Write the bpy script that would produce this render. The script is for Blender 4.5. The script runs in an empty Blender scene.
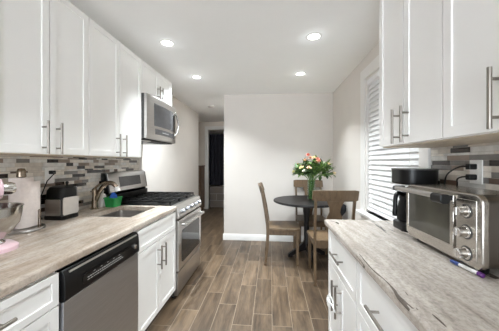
import bpy, bmesh, math, random
from mathutils import Vector, Matrix
random.seed(7)
PI = math.pi
S = bpy.context.scene
COL = S.collection

# ------------------------------------------------------------------ camera
cam_d = bpy.data.cameras.new('camera'); cam = bpy.data.objects.new('camera', cam_d); COL.objects.link(cam)
cam_d.sensor_width = 36.0; cam_d.sensor_fit = 'HORIZONTAL'; cam_d.lens = 36.0 * 240.0 / 499.0
cam.location = (0, 0, 1.338); cam.rotation_euler = (PI / 2, 0, 0.0867)
cam_d.shift_y = -3.2 / 499.0; cam_d.clip_start = 0.02
S.camera = cam
# ------------------------------------------------------------------ world (added soft fill light let in through the open end behind)
w = bpy.data.worlds.new('sky'); S.world = w; w.use_nodes = True
wt = w.node_tree; bg = wt.nodes['Background']
SKY, GROUND_FILL = 2.2, 6.6     # overcast sky above; invented brighter ground and horizon, fill for ceiling and walls
tc = wt.nodes.new('ShaderNodeTexCoord'); sx = wt.nodes.new('ShaderNodeSeparateXYZ'); mr = wt.nodes.new('ShaderNodeMapRange')
wt.links.new(tc.outputs['Generated'], sx.inputs[0]); wt.links.new(sx.outputs[2], mr.inputs[0])
mr.inputs[1].default_value = .10; mr.inputs[2].default_value = .40; mr.inputs[3].default_value = GROUND_FILL; mr.inputs[4].default_value = SKY
wt.links.new(mr.outputs[0], bg.inputs[1]); bg.inputs[0].default_value = (.885, .97, 1.05, 1)
# ------------------------------------------------------------------ exposure
S.view_settings.view_transform = 'Standard'; S.view_settings.look = 'None'
S.view_settings.exposure = 0.45; S.view_settings.gamma = 1.0; S.view_settings.use_curve_mapping = False
S.cycles.max_bounces = 32; S.cycles.diffuse_bounces = 24; S.cycles.glossy_bounces = 8
LAMP_W = 20.0
WL, WR, CE, YB = -1.70, 1.04, 2.50, 4.10

# ------------------------------------------------------------------ materials
def lin(c):
    return tuple(((v / 255) / 12.92 if v / 255 <= .04045 else ((v / 255 + .055) / 1.055) ** 2.4) for v in c)
class NT:
    def __init__(s, name):
        s.m = bpy.data.materials.new(name); s.m.use_nodes = True
        s.t = s.m.node_tree; s.b = s.t.nodes['Principled BSDF']
    def n(s, typ, **kw):
        nd = s.t.nodes.new(typ)
        for k, v in kw.items():
            if k[0] == 'i' and k[1:].isdigit(): nd.inputs[int(k[1:])].default_value = v
            else: setattr(nd, k, v)
        return nd
    def l(s, a, b): s.t.links.new(a, b)
    def math(s, op, a, b=None):
        nd = s.n('ShaderNodeMath', operation=op)
        for i, v in enumerate((a, b)):
            if v is None: continue
            if isinstance(v, (int, float)): nd.inputs[i].default_value = v
            else: s.l(v, nd.inputs[i])
        return nd.outputs[0]
    def ramp(s, fac, stops):
        nd = s.n('ShaderNodeValToRGB'); e = nd.color_ramp.elements
        while len(e) < len(stops): e.new(0.5)
        for k, (p, c) in enumerate(stops): e[k].position = p; e[k].color = (*lin(c), 1)
        s.l(fac, nd.inputs[0]); return nd.outputs[0]
    def coords(s, scale=(1, 1, 1), rot=(0, 0, 0), loc=(0, 0, 0)):
        tc = s.n('ShaderNodeTexCoord'); mp = s.n('ShaderNodeMapping')
        mp.inputs['Scale'].default_value = scale; mp.inputs['Rotation'].default_value = rot; mp.inputs['Location'].default_value = loc
        s.l(tc.outputs['Object'], mp.inputs[0]); return mp.outputs[0]
    def noise(s, vec, scale, detail=3, rough=.5, dist=0):
        nd = s.n('ShaderNodeTexNoise'); nd.inputs['Scale'].default_value = scale; nd.inputs['Detail'].default_value = detail
        nd.inputs['Roughness'].default_value = rough; nd.inputs['Distortion'].default_value = dist
        s.l(vec, nd.inputs['Vector']); return nd.outputs[0]
    def mix(s, fac, a, b, mode='MIX'):
        nd = s.n('ShaderNodeMix', data_type='RGBA', blend_type=mode)
        for v, i in ((fac, 0), (a, 6), (b, 7)):
            if isinstance(v, (int, float)): nd.inputs[i].default_value = v
            elif isinstance(v, tuple): nd.inputs[i].default_value = (*lin(v), 1)
            else: s.l(v, nd.inputs[i])
        return nd.outputs[2]
    def bump(s, h, strength, dist=.002):
        nd = s.n('ShaderNodeBump'); nd.inputs['Strength'].default_value = strength; nd.inputs['Distance'].default_value = dist
        s.l(h, nd.inputs['Height']); s.l(nd.outputs[0], s.b.inputs['Normal'])

def plain(name, c, rough=.5, metal=0.0, var=.05, scale=30, stretch=(1, 1, 1), bump=0, **kw):
    t = NT(name); v = t.coords(stretch); f = t.noise(v, scale)
    dk = tuple(max(0, x * (1 - var)) for x in c); lt = tuple(min(255, x * (1 + var)) for x in c)
    t.l(t.ramp(f, [(.3, dk), (.7, lt)]), t.b.inputs['Base Color'])
    t.b.inputs['Roughness'].default_value = rough; t.b.inputs['Metallic'].default_value = metal
    for k, val in kw.items(): t.b.inputs[k.replace('_', ' ')].default_value = val
    if bump: t.bump(f, bump)
    return t.m
M = {}
M['cab'] = plain('white_cabinet_paint', (242, 241, 239), .40, var=.006, scale=4)
M['wall'] = plain('greige_wall_paint', (217, 211, 205), .85, var=.008, scale=3)
M['ceil'] = plain('ceiling_paint', (250, 250, 249), .9, var=.006, scale=3)
M['trim'] = plain('white_trim_paint', (228, 226, 223), .4, var=.006, scale=5)
M['hallwall'] = plain('hall_wall_paint', (222, 214, 205), .85, var=.01, scale=3)
M['steel'] = plain('brushed_steel', (184, 186, 190), .40, 1, var=.04, scale=6, stretch=(1, 1, 60))
M['steelh'] = plain('brushed_steel_horizontal', (194, 191, 188), .28, 1, var=.04, scale=6, stretch=(1, 1, 40))
M['warmsteel'] = plain('warm_brushed_steel', (190, 185, 178), .27, 1, var=.04, scale=6, stretch=(1, 1, 40))
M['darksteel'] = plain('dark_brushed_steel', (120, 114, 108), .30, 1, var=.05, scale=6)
M['bowlsteel'] = plain('polished_bowl_steel', (176, 172, 166), .16, 1, var=.02)
M['silver'] = plain('silver_plastic', (206, 200, 194), .35, var=.02)
M['birch'] = plain('birch_cabinet_bottom', (206, 192, 172), .5, var=.05)
M['chrome'] = plain('chrome', (214, 211, 207), .10, 1, var=.02)
M['nickel'] = plain('brushed_nickel', (150, 144, 137), .30, 1, var=.04)
M['bronze'] = plain('brushed_bronze_nickel', (148, 134, 118), .27, 1, var=.05)
M['black'] = plain('black_plastic', (9, 9, 10), .32, var=.1, Specular_IOR_Level=.35)
M['blackm'] = plain('matt_black_iron', (14, 13, 13), .6, var=.15, Specular_IOR_Level=.3)
M['dkglass'] = plain('dark_oven_glass', (30, 27, 25), .05, var=.05)
M['dkgrey'] = plain('dark_grey_plastic', (68, 67, 66), .35, var=.08)
M['ovenglass'] = plain('smoky_oven_glass', (66, 64, 56), .08, var=.15, scale=6)
M['display'] = plain('grey_display_panel', (74, 74, 76), .18, var=.05)
M['print'] = plain('white_print', (190, 190, 190), .5, var=.03)
M['white'] = plain('white_plastic', (236, 235, 232), .35, var=.01)
M['paper'] = plain('paper_towel', (238, 229, 225), .95, var=.02, scale=60, bump=.2)
M['pink'] = plain('pink_enamel', (240, 208, 216), .2, var=.02)
M['green'] = plain('green_plastic', (40, 140, 70), .35, var=.05)
M['blue'] = plain('blue_cloth', (40, 92, 180), .8, var=.1, scale=80)
M['purple'] = plain('purple_plastic', (88, 40, 110), .3, var=.05)
M['bluecap'] = plain('blue_plastic', (46, 70, 130), .3, var=.05)
M['blacktable'] = plain('black_painted_wood', (22, 19, 19), .45, var=.12, scale=5, stretch=(1, 8, 1), Specular_IOR_Level=.35)
M['cloth'] = plain('black_cloth', (24, 25, 30), .9, var=.25, scale=30)
M['curtain'] = plain('navy_curtain', (34, 33, 42), .85, var=.1, scale=12)
M['light_block'] = plain('light_block_grey', (128, 120, 112), .9, var=.05)  # grey for the added light blockers outside the window
M['brownwood'] = plain('brown_wood', (104, 84, 68), .5, var=.12, scale=8, stretch=(1, 1, .1))
M['stem'] = plain('green_stem', (96, 132, 70), .5, var=.15)
M['leaf'] = plain('green_leaf', (104, 134, 68), .5, var=.28, scale=25)
M['leafdark'] = plain('dark_leaf', (64, 88, 52), .5, var=.28, scale=25)
M['cream'] = plain('cream_petals', (240, 222, 176), .6, var=.06, scale=60)
M['coral'] = plain('coral_petals', (214, 138, 120), .6, var=.08, scale=60)
M['peach'] = plain('peach_petals', (232, 186, 154), .6, var=.08, scale=60)
M['petalwhite'] = plain('white_petals', (238, 236, 222), .6, var=.04, scale=60)
M['blind'] = plain('white_blind_slats', (244, 244, 246), .45, var=.006)
def slat_mat():
    t = NT('white_translucent_slats'); n = t.noise(t.coords((1, 1, 1)), 3); t.l(t.ramp(n, [(.3, (238, 239, 240)), (.7, (243, 244, 245))]), t.b.inputs['Base Color']); t.b.inputs['Roughness'].default_value = .45
    tr = t.n('ShaderNodeBsdfTranslucent'); tr.inputs[0].default_value = (.9, .92, .95, 1); mx = t.n('ShaderNodeMixShader'); mx.inputs[0].default_value = .03
    t.l(t.b.outputs[0], mx.inputs[1]); t.l(tr.outputs[0], mx.inputs[2]); t.l(mx.outputs[0], t.t.nodes['Material Output'].inputs[0]); return t.m
M['slat'] = slat_mat()
M['mortar'] = plain('tile_grout', (176, 168, 160), .9, var=.04)
TILE = [('tile_cream', (228, 221, 211), .12), ('tile_pale_grey', (220, 218, 214), .12), ('tile_stone', (202, 193, 182), .35),
        ('tile_taupe', (140, 124, 112), .3), ('tile_grey_glass', (128, 124, 121), .1), ('tile_espresso', (44, 34, 30), .15), ('tile_brown', (98, 78, 66), .3)]
TILEM = [plain(n, c, r, var=.06, scale=25) for n, c, r in TILE]

def glass(name, c, rough=0.0, ior=1.45):
    t = NT(name); t.b.inputs['Base Color'].default_value = (*lin(c), 1); t.b.inputs['Roughness'].default_value = rough
    t.b.inputs['Transmission Weight'].default_value = 1; t.b.inputs['IOR'].default_value = ior
    return t.m
M['vaseglass'] = None
M['glass'] = glass('clear_glass', (244, 250, 246)); M['water'] = glass('vase_water', (225, 240, 226), ior=1.33)
def thin_glass():
    t = NT('window_pane_glass'); tr = t.n('ShaderNodeBsdfTransparent'); gl = t.n('ShaderNodeBsdfGlossy'); gl.inputs['Roughness'].default_value = .02
    mx = t.n('ShaderNodeMixShader'); mx.inputs[0].default_value = .08
    t.l(tr.outputs[0], mx.inputs[1]); t.l(gl.outputs[0], mx.inputs[2]); t.l(mx.outputs[0], t.t.nodes['Material Output'].inputs[0]); return t.m
M['pane'] = thin_glass()
def vase_glass():
    t = NT('thin_vase_glass'); tr = t.n('ShaderNodeBsdfTransparent'); tr.inputs[0].default_value = (.86, .93, .87, 1); gl = t.n('ShaderNodeBsdfGlossy'); gl.inputs['Roughness'].default_value = .03
    lw = t.n('ShaderNodeLayerWeight'); lw.inputs[0].default_value = .25; mx = t.n('ShaderNodeMixShader'); t.l(t.math('MULTIPLY', lw.outputs[0], .6), mx.inputs[0])
    t.l(tr.outputs[0], mx.inputs[1]); t.l(gl.outputs[0], mx.inputs[2]); t.l(mx.outputs[0], t.t.nodes['Material Output'].inputs[0]); return t.m
M['vaseglass'] = vase_glass()
def emit(name, c, st):
    t = NT(name); t.b.inputs['Base Color'].default_value = (1, 1, 1, 1)
    t.b.inputs['Emission Color'].default_value = (*lin(c), 1); t.b.inputs['Emission Strength'].default_value = st; return t.m
M['lampglow'] = emit('lit_lamp_lens', (255, 248, 238), 6.0)

def floor_mat():
    t = NT('wood_look_plank_tile')
    tc = t.n('ShaderNodeTexCoord'); sp = t.n('ShaderNodeSeparateXYZ'); t.l(tc.outputs['Object'], sp.inputs[0])
    W, L = .165, .64
    u = t.math('DIVIDE', t.math('ADD', sp.outputs[0], 10.05), W); row = t.math('FLOOR', u); fu = t.math('FRACT', u)
    wn = t.n('ShaderNodeTexWhiteNoise', noise_dimensions='1D'); t.l(row, wn.inputs['W'])
    v = t.math('ADD', t.math('DIVIDE', t.math('ADD', sp.outputs[1], 10.0), L), wn.outputs[0]); idn = t.math('FLOOR', v); fv = t.math('FRACT', v)
    cb = t.n('ShaderNodeCombineXYZ'); t.l(row, cb.inputs[0]); t.l(idn, cb.inputs[1])
    w2 = t.n('ShaderNodeTexWhiteNoise', noise_dimensions='2D'); t.l(cb.outputs[0], w2.inputs['Vector'])
    # streaks along each plank, shifted per plank
    off = t.n('ShaderNodeVectorMath', operation='SCALE'); t.l(w2.outputs['Color'], off.inputs[0]); off.inputs['Scale'].default_value = 20
    ad = t.n('ShaderNodeVectorMath', operation='ADD'); t.l(tc.outputs['Object'], ad.inputs[0]); t.l(off.outputs[0], ad.inputs[1])
    mp = t.n('ShaderNodeMapping'); mp.inputs['Scale'].default_value = (13, 1.9, 1); t.l(ad.outputs[0], mp.inputs[0])
    n1 = t.noise(mp.outputs[0], 1.1, 5, .62, .5)
    mp2 = t.n('ShaderNodeMapping'); mp2.inputs['Scale'].default_value = (60, 2.5, 1); t.l(ad.outputs[0], mp2.inputs[0])
    n2 = t.noise(mp2.outputs[0], 1.5, 4, .6, .5)
    base = t.ramp(n1, [(.28, (66, 57, 48)), (.43, (92, 79, 65)), (.56, (109, 95, 79)), (.74, (123, 109, 93))])
    tint = t.ramp(w2.outputs[0], [(0, (206, 200, 196)), (.5, (230, 226, 222)), (1, (255, 250, 244))])
    c = t.mix(1.0, base, tint, 'MULTIPLY')
    c = t.mix(.35, c, t.ramp(n2, [(.3, (110, 96, 82)), (.7, (220, 208, 192))]), 'OVERLAY')
    eu = t.math('MINIMUM', fu, t.math('SUBTRACT', 1.0, fu)); ev = t.math('MINIMUM', fv, t.math('SUBTRACT', 1.0, fv))
    g = t.math('MAXIMUM', t.math('LESS_THAN', eu, .0022 / W), t.math('LESS_THAN', ev, .0024 / L))
    c = t.mix(g, c, (134, 120, 104)); t.l(c, t.b.inputs['Base Color'])
    t.b.inputs['Roughness'].default_value = .38
    return t.m
M['floor'] = floor_mat()

def stone_mat(name, ang, veins, dark, pal):
    t = NT(name)
    n1 = t.noise(t.coords((7, 1.2, 4), (0, 0, ang)), 1.6, 6, .62, .8)
    n2 = t.noise(t.coords((36, 9.0, 8), (0, 0, ang + .05), (3, 1, 0)), 1.5, 6, .7, .6)
    n3 = t.noise(t.coords((3.0, .42, 3), (0, 0, ang), (9.3, 4.2, 0)), 1.5, 4, .6, .15)
    n4 = t.noise(t.coords((60, 50, 60)), 1.6, 4, .75)
    c = t.ramp(n1, list(zip((.28, .45, .6, .75), pal)))
    c = t.mix(.45, c, t.ramp(n2, [(.3, (132, 120, 110)), (.5, (214, 208, 201)), (.7, (240, 236, 231))]), 'MULTIPLY')
    vein = t.math('ABSOLUTE', t.math('SUBTRACT', n3, .5))
    nv = t.noise(t.coords((1.5, 1.5, 1.5), (0, 0, 0), (2, 5, 0)), 2.2, 2)
    vm = t.math('MULTIPLY', t.math('LESS_THAN', vein, .006), t.math('GREATER_THAN', nv, .56))
    c = t.mix(t.math('MULTIPLY', vm, veins), c, (70, 58, 50))
    c = t.mix(dark, c, t.ramp(n4, [(.35, (90, 82, 76)), (.55, (230, 226, 222))]), 'MULTIPLY')
    t.l(c, t.b.inputs['Base Color']); t.b.inputs['Roughness'].default_value = .24
    return t.m
M['stoneL'] = stone_mat('streaked_beige_stone', -.10, .0, .28, ((176, 159, 143), (203, 190, 177), (218, 208, 197), (225, 218, 209))); M['stoneR'] = stone_mat('streaked_veined_stone', .16, .85, .36, ((158, 148, 140), (196, 189, 182), (218, 212, 206), (226, 222, 217)))

def chairwood():
    t = NT('weathered_taupe_wood'); v = t.coords((18, 18, 3)); n = t.noise(v, 2, 5, .6, .8)
    t.l(t.ramp(n, [(.3, (86, 68, 48)), (.7, (114, 93, 69))]), t.b.inputs['Base Color']); t.b.inputs['Roughness'].default_value = .45; return t.m
M['chair'] = chairwood()
def tubtile():
    t = NT('grey_tub_tile'); v = t.coords(rot=(PI / 2, 0, 0)); b = t.n('ShaderNodeTexBrick'); t.l(v, b.inputs[0])
    b.inputs['Color1'].default_value = (*lin((150, 140, 132)), 1); b.inputs['Color2'].default_value = (*lin((126, 118, 112)), 1); b.inputs['Mortar'].default_value = (*lin((190, 184, 178)), 1)
    b.inputs['Scale'].default_value = 1; b.inputs['Brick Width'].default_value = .4; b.inputs['Row Height'].default_value = .2; b.inputs['Mortar Size'].default_value = .005
    t.l(b.outputs[0], t.b.inputs['Base Color']); t.b.inputs['Roughness'].default_value = .3; return t.m
M['tubtile'] = tubtile()

# ------------------------------------------------------------------ mesh helpers
class MB:
    def __init__(s): s.bm = bmesh.new()
    def face(s, vs, mi=0):
        f = s.bm.faces.new(vs); f.material_index = mi; return f
    def box(s, x0, x1, y0, y1, z0, z1, mi=0):
        x0, x1 = min(x0, x1), max(x0, x1); y0, y1 = min(y0, y1), max(y0, y1); z0, z1 = min(z0, z1), max(z0, z1)
        v = [s.bm.verts.new(p) for p in ((x0, y0, z0), (x1, y0, z0), (x1, y1, z0), (x0, y1, z0), (x0, y0, z1), (x1, y0, z1), (x1, y1, z1), (x0, y1, z1))]
        for q in ((0, 3, 2, 1), (4, 5, 6, 7), (0, 1, 5, 4), (1, 2, 6, 5), (2, 3, 7, 6), (3, 0, 4, 7)): s.face([v[i] for i in q], mi)
        return s
    def prism(s, pts, axis, a0, a1, mi=0):
        def mk(p, a):
            return {'x': (a, p[0], p[1]), 'y': (p[0], a, p[1]), 'z': (p[0], p[1], a)}[axis]
        A = [s.bm.verts.new(mk(p, a0)) for p in pts]; B = [s.bm.verts.new(mk(p, a1)) for p in pts]; n = len(pts)
        fs = [s.face(A, mi), s.face(B[::-1], mi)] + [s.face([A[i], B[i], B[(i + 1) % n], A[(i + 1) % n]][::-1], mi) for i in range(n)]
        bmesh.ops.recalc_face_normals(s.bm, faces=fs); return s
    def rings(s, rings, cap=True, closed=True, mi=0):
        V = [[s.bm.verts.new(p) for p in r] for r in rings]; n = len(V[0]); fs = []
        for a, b in zip(V, V[1:]):
            for i in range(n if closed else n - 1): fs.append(s.face([a[i], a[(i + 1) % n], b[(i + 1) % n], b[i]], mi))
        if cap: fs.append(s.face(V[0][::-1], mi)); fs.append(s.face(V[-1], mi))
        bmesh.ops.recalc_face_normals(s.bm, faces=fs); return s
    def tube(s, pts, r, seg=10, mi=0, sx=1.0):
        pts = [Vector(p) for p in pts]; rs = r if isinstance(r, (list, tuple)) else [r] * len(pts); R = []; up = None
        for i, p in enumerate(pts):
            d = (pts[min(i + 1, len(pts) - 1)] - pts[max(i - 1, 0)]).normalized()
            if up is None: up = Vector((0, 0, 1)) if abs(d.z) < .9 else Vector((1, 0, 0))
            a = d.cross(up).normalized(); up = a.cross(d).normalized()
            R.append([p + (a * math.cos(2 * PI * k / seg) * sx + up * math.sin(2 * PI * k / seg)) * rs[i] for k in range(seg)])
        return s.rings(R, mi=mi)
    def bar(s, pts, wx, wy, mi=0):      # rectangular section in world x / y, follows a mostly vertical path; wx, wy may be lists
        R = []
        for i, p in enumerate(pts):
            a = (wx[i] if isinstance(wx, list) else wx) / 2; b = (wy[i] if isinstance(wy, list) else wy) / 2
            R.append([(p[0] - a, p[1] - b, p[2]), (p[0] + a, p[1] - b, p[2]), (p[0] + a, p[1] + b, p[2]), (p[0] - a, p[1] + b, p[2])])
        return s.rings(R, mi=mi)
    def lathe(s, prof, c=(0, 0, 0), seg=32, mi=0, axis='z', cap=True, sc=(1, 1)):
        R = []
        for r, h in prof:
            r = max(r, .0004); ring = []
            for k in range(seg):
                a = 2 * PI * k / seg; u, v = r * math.cos(a) * sc[0], r * math.sin(a) * sc[1]
                q = {'z': (u, v, h), 'x': (h, u, v), 'y': (v, h, u)}[axis]; ring.append((c[0] + q[0], c[1] + q[1], c[2] + q[2]))
            R.append(ring)
        return s.rings(R, cap=cap, mi=mi)
    def ball(s, c, r, seg=14, mi=0):
        r = r if isinstance(r, tuple) else (r, r, r); R = []
        for j in range(1, 8):
            t = PI * j / 8 - PI / 2
            R.append([(c[0] + r[0] * math.cos(t) * math.cos(2 * PI * k / seg), c[1] + r[1] * math.cos(t) * math.sin(2 * PI * k / seg), c[2] + r[2] * math.sin(t)) for k in range(seg)])
        return s.rings(R, mi=mi)
    def rbox(s, x0, x1, y0, y1, z0, z1, r, axis='z', seg=5, mi=0):   # box with rounded vertical (axis) corners
        def rr(a0, a1, b0, b1):
            P = []
            for cx, cy, st in ((a1 - r, b1 - r, 0), (a0 + r, b1 - r, 1), (a0 + r, b0 + r, 2), (a1 - r, b0 + r, 3)):
                for k in range(seg + 1):
                    t = (st + k / seg) * PI / 2; P.append((cx + r * math.cos(t), cy + r * math.sin(t)))
            return P
        if axis == 'z': return s.prism(rr(x0, x1, y0, y1), 'z', z0, z1, mi)
        if axis == 'x': return s.prism(rr(y0, y1, z0, z1), 'x', x0, x1, mi)
        return s.prism(rr(x0, x1, z0, z1), 'y', y0, y1, mi)
    def xf(s, mat): bmesh.ops.transform(s.bm, matrix=mat, verts=s.bm.verts); return s

def obj(name, mb, mat, parent=None, bevel=0, smooth=True, seg=2):
    bm = mb.bm; bm.normal_update()
    for e in bm.edges:
        if len(e.link_faces) == 2: e.smooth = e.calc_face_angle(0) < .65
        else: e.smooth = False
    for f in bm.faces: f.smooth = smooth and any(e.smooth for e in f.edges)
    me = bpy.data.meshes.new(name); bm.to_mesh(me); bm.free()
    for m in (mat if isinstance(mat, list) else [mat]): me.materials.append(m if not isinstance(m, str) else M[m])
    o = bpy.data.objects.new(name, me); COL.objects.link(o)
    if parent: o.parent = parent
    if bevel:
        b = o.modifiers.new('bevel', 'BEVEL'); b.width = bevel; b.segments = seg; b.limit_method = 'ANGLE'; b.angle_limit = .7
    return o
def tag(o, label, cat, group=None):
    o['label'] = label; o['category'] = cat
    if group: o['group'] = group
    return o
def thing(name, label, cat, loc=(0, 0, 0), rz=0, group=None):
    o = bpy.data.objects.new(name, None); COL.objects.link(o); o.location = loc; o.rotation_euler = (0, 0, rz); o.empty_display_size = .1
    return tag(o, label, cat, group)
def struct(name, mb, mat, bevel=0, parent=None):
    o = obj(name, mb, mat, parent, bevel)
    if not parent: o['kind'] = 'structure'
    return o

# ------------------------------------------------------------------ the setting
RE = -3.8   # the room carries on behind the viewer, its end left open for fill light
struct('floor', MB().box(-2.8, 1.3, RE, 8.0, -.1, 0), 'floor')
struct('ceiling', MB().box(-2.8, 1.3, RE, 8.0, CE, CE + .1), 'ceil')
struct('wall_left', MB().box(WL - .1, WL, RE, 5.57, -.05, CE + .05), 'wall')
wy0, wy1, wz0, wz1 = 1.75, 2.72, .80, 2.24
struct('wall_right', MB().box(WR, WR + .12, RE, wy0, -.05, CE + .05).box(WR, WR + .12, wy1, YB, -.05, CE + .05).box(WR, WR + .12, wy0, wy1, -.05, wz0).box(WR, WR + .12, wy0, wy1, wz1, CE + .05), 'wall')
struct('wall_back', MB().box(-.80, WR + .12, YB, YB + .12, -.05, CE + .05), 'wall')
struct('baseboard_back', MB().prism([(YB - .016, 0), (YB, 0), (YB, .105), (YB - .006, .105), (YB - .016, .09)], 'x', -.816, WR), 'trim')
struct('baseboard_right', MB().box(WR - .016, WR, 1.83, YB - .016, 0, .105), 'trim', .003)
struct('baseboard_left', MB().box(WL, WL + .016, 3.10, 5.57, 0, .105), 'trim', .003)
# hallway beyond
struct('wall_hall_right', MB().box(-.20, -.08, YB + .12, 6.78, -.05, CE + .05), 'hallwall')
struct('wall_hall_left', MB().box(-2.8, -2.7, 5.47, 6.78, -.05, CE + .05).box(-2.7, WL - .1, 5.47, 5.57, -.05, CE + .05), 'hallwall')
struct('wall_hall_end', MB().box(-2.7, -1.77, 6.78, 6.88, -.05, CE + .05).box(-1.77, -.85, 6.78, 6.88, 2.27, CE + .05).box(-.85, -.08, 6.78, 6.88, -.05, CE + .05), 'hallwall')
struct('trim_1', MB().box(-1.875, -1.77, 6.755, 6.78, 0, 2.37).box(-1.77, -.85, 6.755, 6.78, 2.27, 2.37).box(-.85, -.75, 6.755, 6.78, 0, 2.37).box(-1.79, -1.77, 6.78, 6.88, 0, 2.27), 'trim', .003)
struct('wall_bathroom', MB().box(-2.7, -.5, 7.9, 8.0, -.05, CE + .05).box(-2.7, -2.6, 6.88, 7.9, -.05, CE + .05).box(-.6, -.5, 6.88, 7.9, -.05, CE + .05), 'hallwall')

# window
struct('window_1', MB().box(WR - .022, WR, wy1, wy1 + .105, wz0, wz1 + .115).box(WR - .022, WR, wy0 - .105, wy0, wz0, wz1 + .115)
       .box(WR - .022, WR, wy0, wy1, wz1, wz1 + .115)
       .box(WR, WR + .12, wy0, wy0 + .02, wz0, wz1).box(WR, WR + .12, wy1 - .02, wy1, wz0, wz1).box(WR, WR + .12, wy0, wy1, wz1 - .02, wz1)
       .box(WR + .07, WR + .11, wy0 + .02, wy0 + .07, wz0, wz1 - .02).box(WR + .07, WR + .11, wy1 - .07, wy1 - .02, wz0, wz1 - .02)
       .box(WR + .07, WR + .11, wy0 + .07, wy1 - .07, 1.5, 1.55).box(WR + .07, WR + .11, wy0 + .07, wy1 - .07, wz0 + .0, wz0 + .06).box(WR + .07, WR + .11, wy0 + .07, wy1 - .07, wz1 - .08, wz1 - .02), 'trim', .002)
win = bpy.data.objects['window_1']
obj('pane', MB().box(WR + .088, WR + .092, wy0 + .07, wy1 - .07, wz0 + .06, wz1 - .08), 'pane', win)
struct('trim_2', MB().box(WR - .075, WR + .07, wy0 - .13, wy1 + .13, wz0 - .028, wz0).box(WR - .02, WR, wy0 - .1, wy1 + .1, wz0 - .11, wz0 - .028), 'trim', .004)
struct('ground_light_block', MB().box(1.3, 2.3, -4.5, 9, -.1, -.01), 'light_block')  # unseen, added to stop world light rising through the window
struct('wall_light_block', MB().box(2.3, 2.4, -4.5, 9, -.1, 5.0), 'light_block')  # unseen, added to block the bright world so slat gaps look dark
bl = thing('window_blind', 'white horizontal slat blind lowered over the window by the dining table', 'blind', (WR + .03, (wy0 + wy1) / 2, wz1 - .02))
hw = (wy1 - wy0) / 2 - .026
obj('headrail', MB().box(-.03, .03, -hw, hw, -.05, 0), 'blind', bl, .004)
mb = MB(); z = -.075; tilt = math.radians(66); zb = wz0 + .04 - (wz1 - .02)
while z > zb + .03:
    c, s_ = math.cos(tilt) * .031, math.sin(tilt) * .031
    mb.prism([(-c, z - s_), (-c * .2 - .003, z), (c, z + s_), (c + .002, z + s_ - .002), (-c * .2 + .001, z - .003), (-c + .002, z - s_ - .002)], 'y', -hw, hw)
    z -= .050
obj('slats', mb, 'slat', bl)
obj('bottom_rail', MB().box(-.026, .026, -hw, hw, zb - .012, zb + .012), 'blind', bl, .004)
for yy in (-hw + .12, hw - .12): obj('ladder_cord', MB().tube([(-.031, yy, -.05), (-.031, yy, zb)], .0012, 5), 'white', bl)

# mosaic backsplashes
def backsplash(name, x, sgn, y0, y1, z0, z1, lens, seed, hs=(.028, .028, .014)):
    rnd = random.Random(seed); mb = MB(); mb.box(x, x + sgn * .004, y0, y1, z0, z1, 0); z = z0 + .001
    while z < z1 - .004:
        h = min(rnd.choice(hs), z1 - z - .001); y = y0 + .001 - rnd.random() * lens[1]
        while y < y1 - .004:
            L = rnd.uniform(*lens); a, b = max(y, y0 + .001), min(y + L, y1 - .001)
            if b - a > .004:
                mi = rnd.choices(range(1, 8), (26, 22, 14, 11, 9, 14, 4))[0]
                mb.box(x + sgn * .003, x + sgn * (.008 + rnd.random() * .002), a, b, z, z + h - .0018, mi)
            y += L + .0018
        z += h
    o = obj(name, mb, ['mortar'] + TILEM); o['kind'] = 'structure'
backsplash('trim_3', WL, 1, .30, 2.98, .914, 1.386, (.05, .17), 3)
backsplash('trim_4', WR, -1, .30, 1.645, .914, 1.434, (.06, .2), 5)

# ------------------------------------------------------------------ ceiling lights
def ceiling_light(x, y, label, e=1.0, spread=70):
    t = thing('ceiling_light', label, 'ceiling light', (x, y, CE), 0, 'recessed ceiling lights')
    obj('trim_ring', MB().lathe([(.052, -.004), (.070, -.004), (.074, 0), (.052, 0)], seg=36, cap=False), 'trim', t)
    obj('lens', MB().lathe([(.053, -.003), (.053, -.0005)], seg=36), 'lampglow', t)
    ld = bpy.data.lights.new('lamp', 'AREA'); ld.shape = 'DISK'; ld.size = .10; ld.energy = LAMP_W * e; ld.spread = math.radians(spread); ld.color = (.90, .97, 1.0)
    lo = bpy.data.objects.new('lamp', ld); COL.objects.link(lo); lo.parent = t; lo.location = (0, 0, -.008)
    gd = bpy.data.lights.new('glow', 'POINT'); gd.energy = .18; gd.shadow_soft_size = .03; gd.color = (.90, .97, 1.0)
    go = bpy.data.objects.new('glow', gd); COL.objects.link(go); go.parent = t; go.location = (0, 0, -.06)
for x, y, e, spd, lb in ((-1.0, 2.26, .20, 65, 'recessed ceiling light above the range, nearest on the left side'), (.40, 2.26, .46, 95, 'recessed ceiling light nearest on the right, towards the window'),
                 (-1.0, 3.19, 1.15, 120, 'recessed ceiling light farther back on the left, before the hallway'), (.39, 3.19, .50, 92, 'recessed ceiling light farther back on the right, above the dining table'),
                 (-.30, 1.35, .44, 100, 'added unseen ceiling light above the walkway between the counters'), (-.5, 4.75, .50, 175, 'added fill light on the hallway ceiling, hidden behind the back wall')):  # last two are out of view, added to brighten room and left wall
    ceiling_light(x, y, lb, e, spd)
sd = thing('smoke_detector', 'small round white smoke detector on the hallway ceiling', 'smoke detector', (-1.22, 4.86, CE))
obj('housing', MB().lathe([(.062, 0), (.065, -.012), (.055, -.03), (.02, -.034), (.001, -.034)], seg=28), 'silver', sd)
obj('mounting_plate', MB().lathe([(.07, -.006), (.07, 0)], seg=28), 'white', sd)

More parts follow.
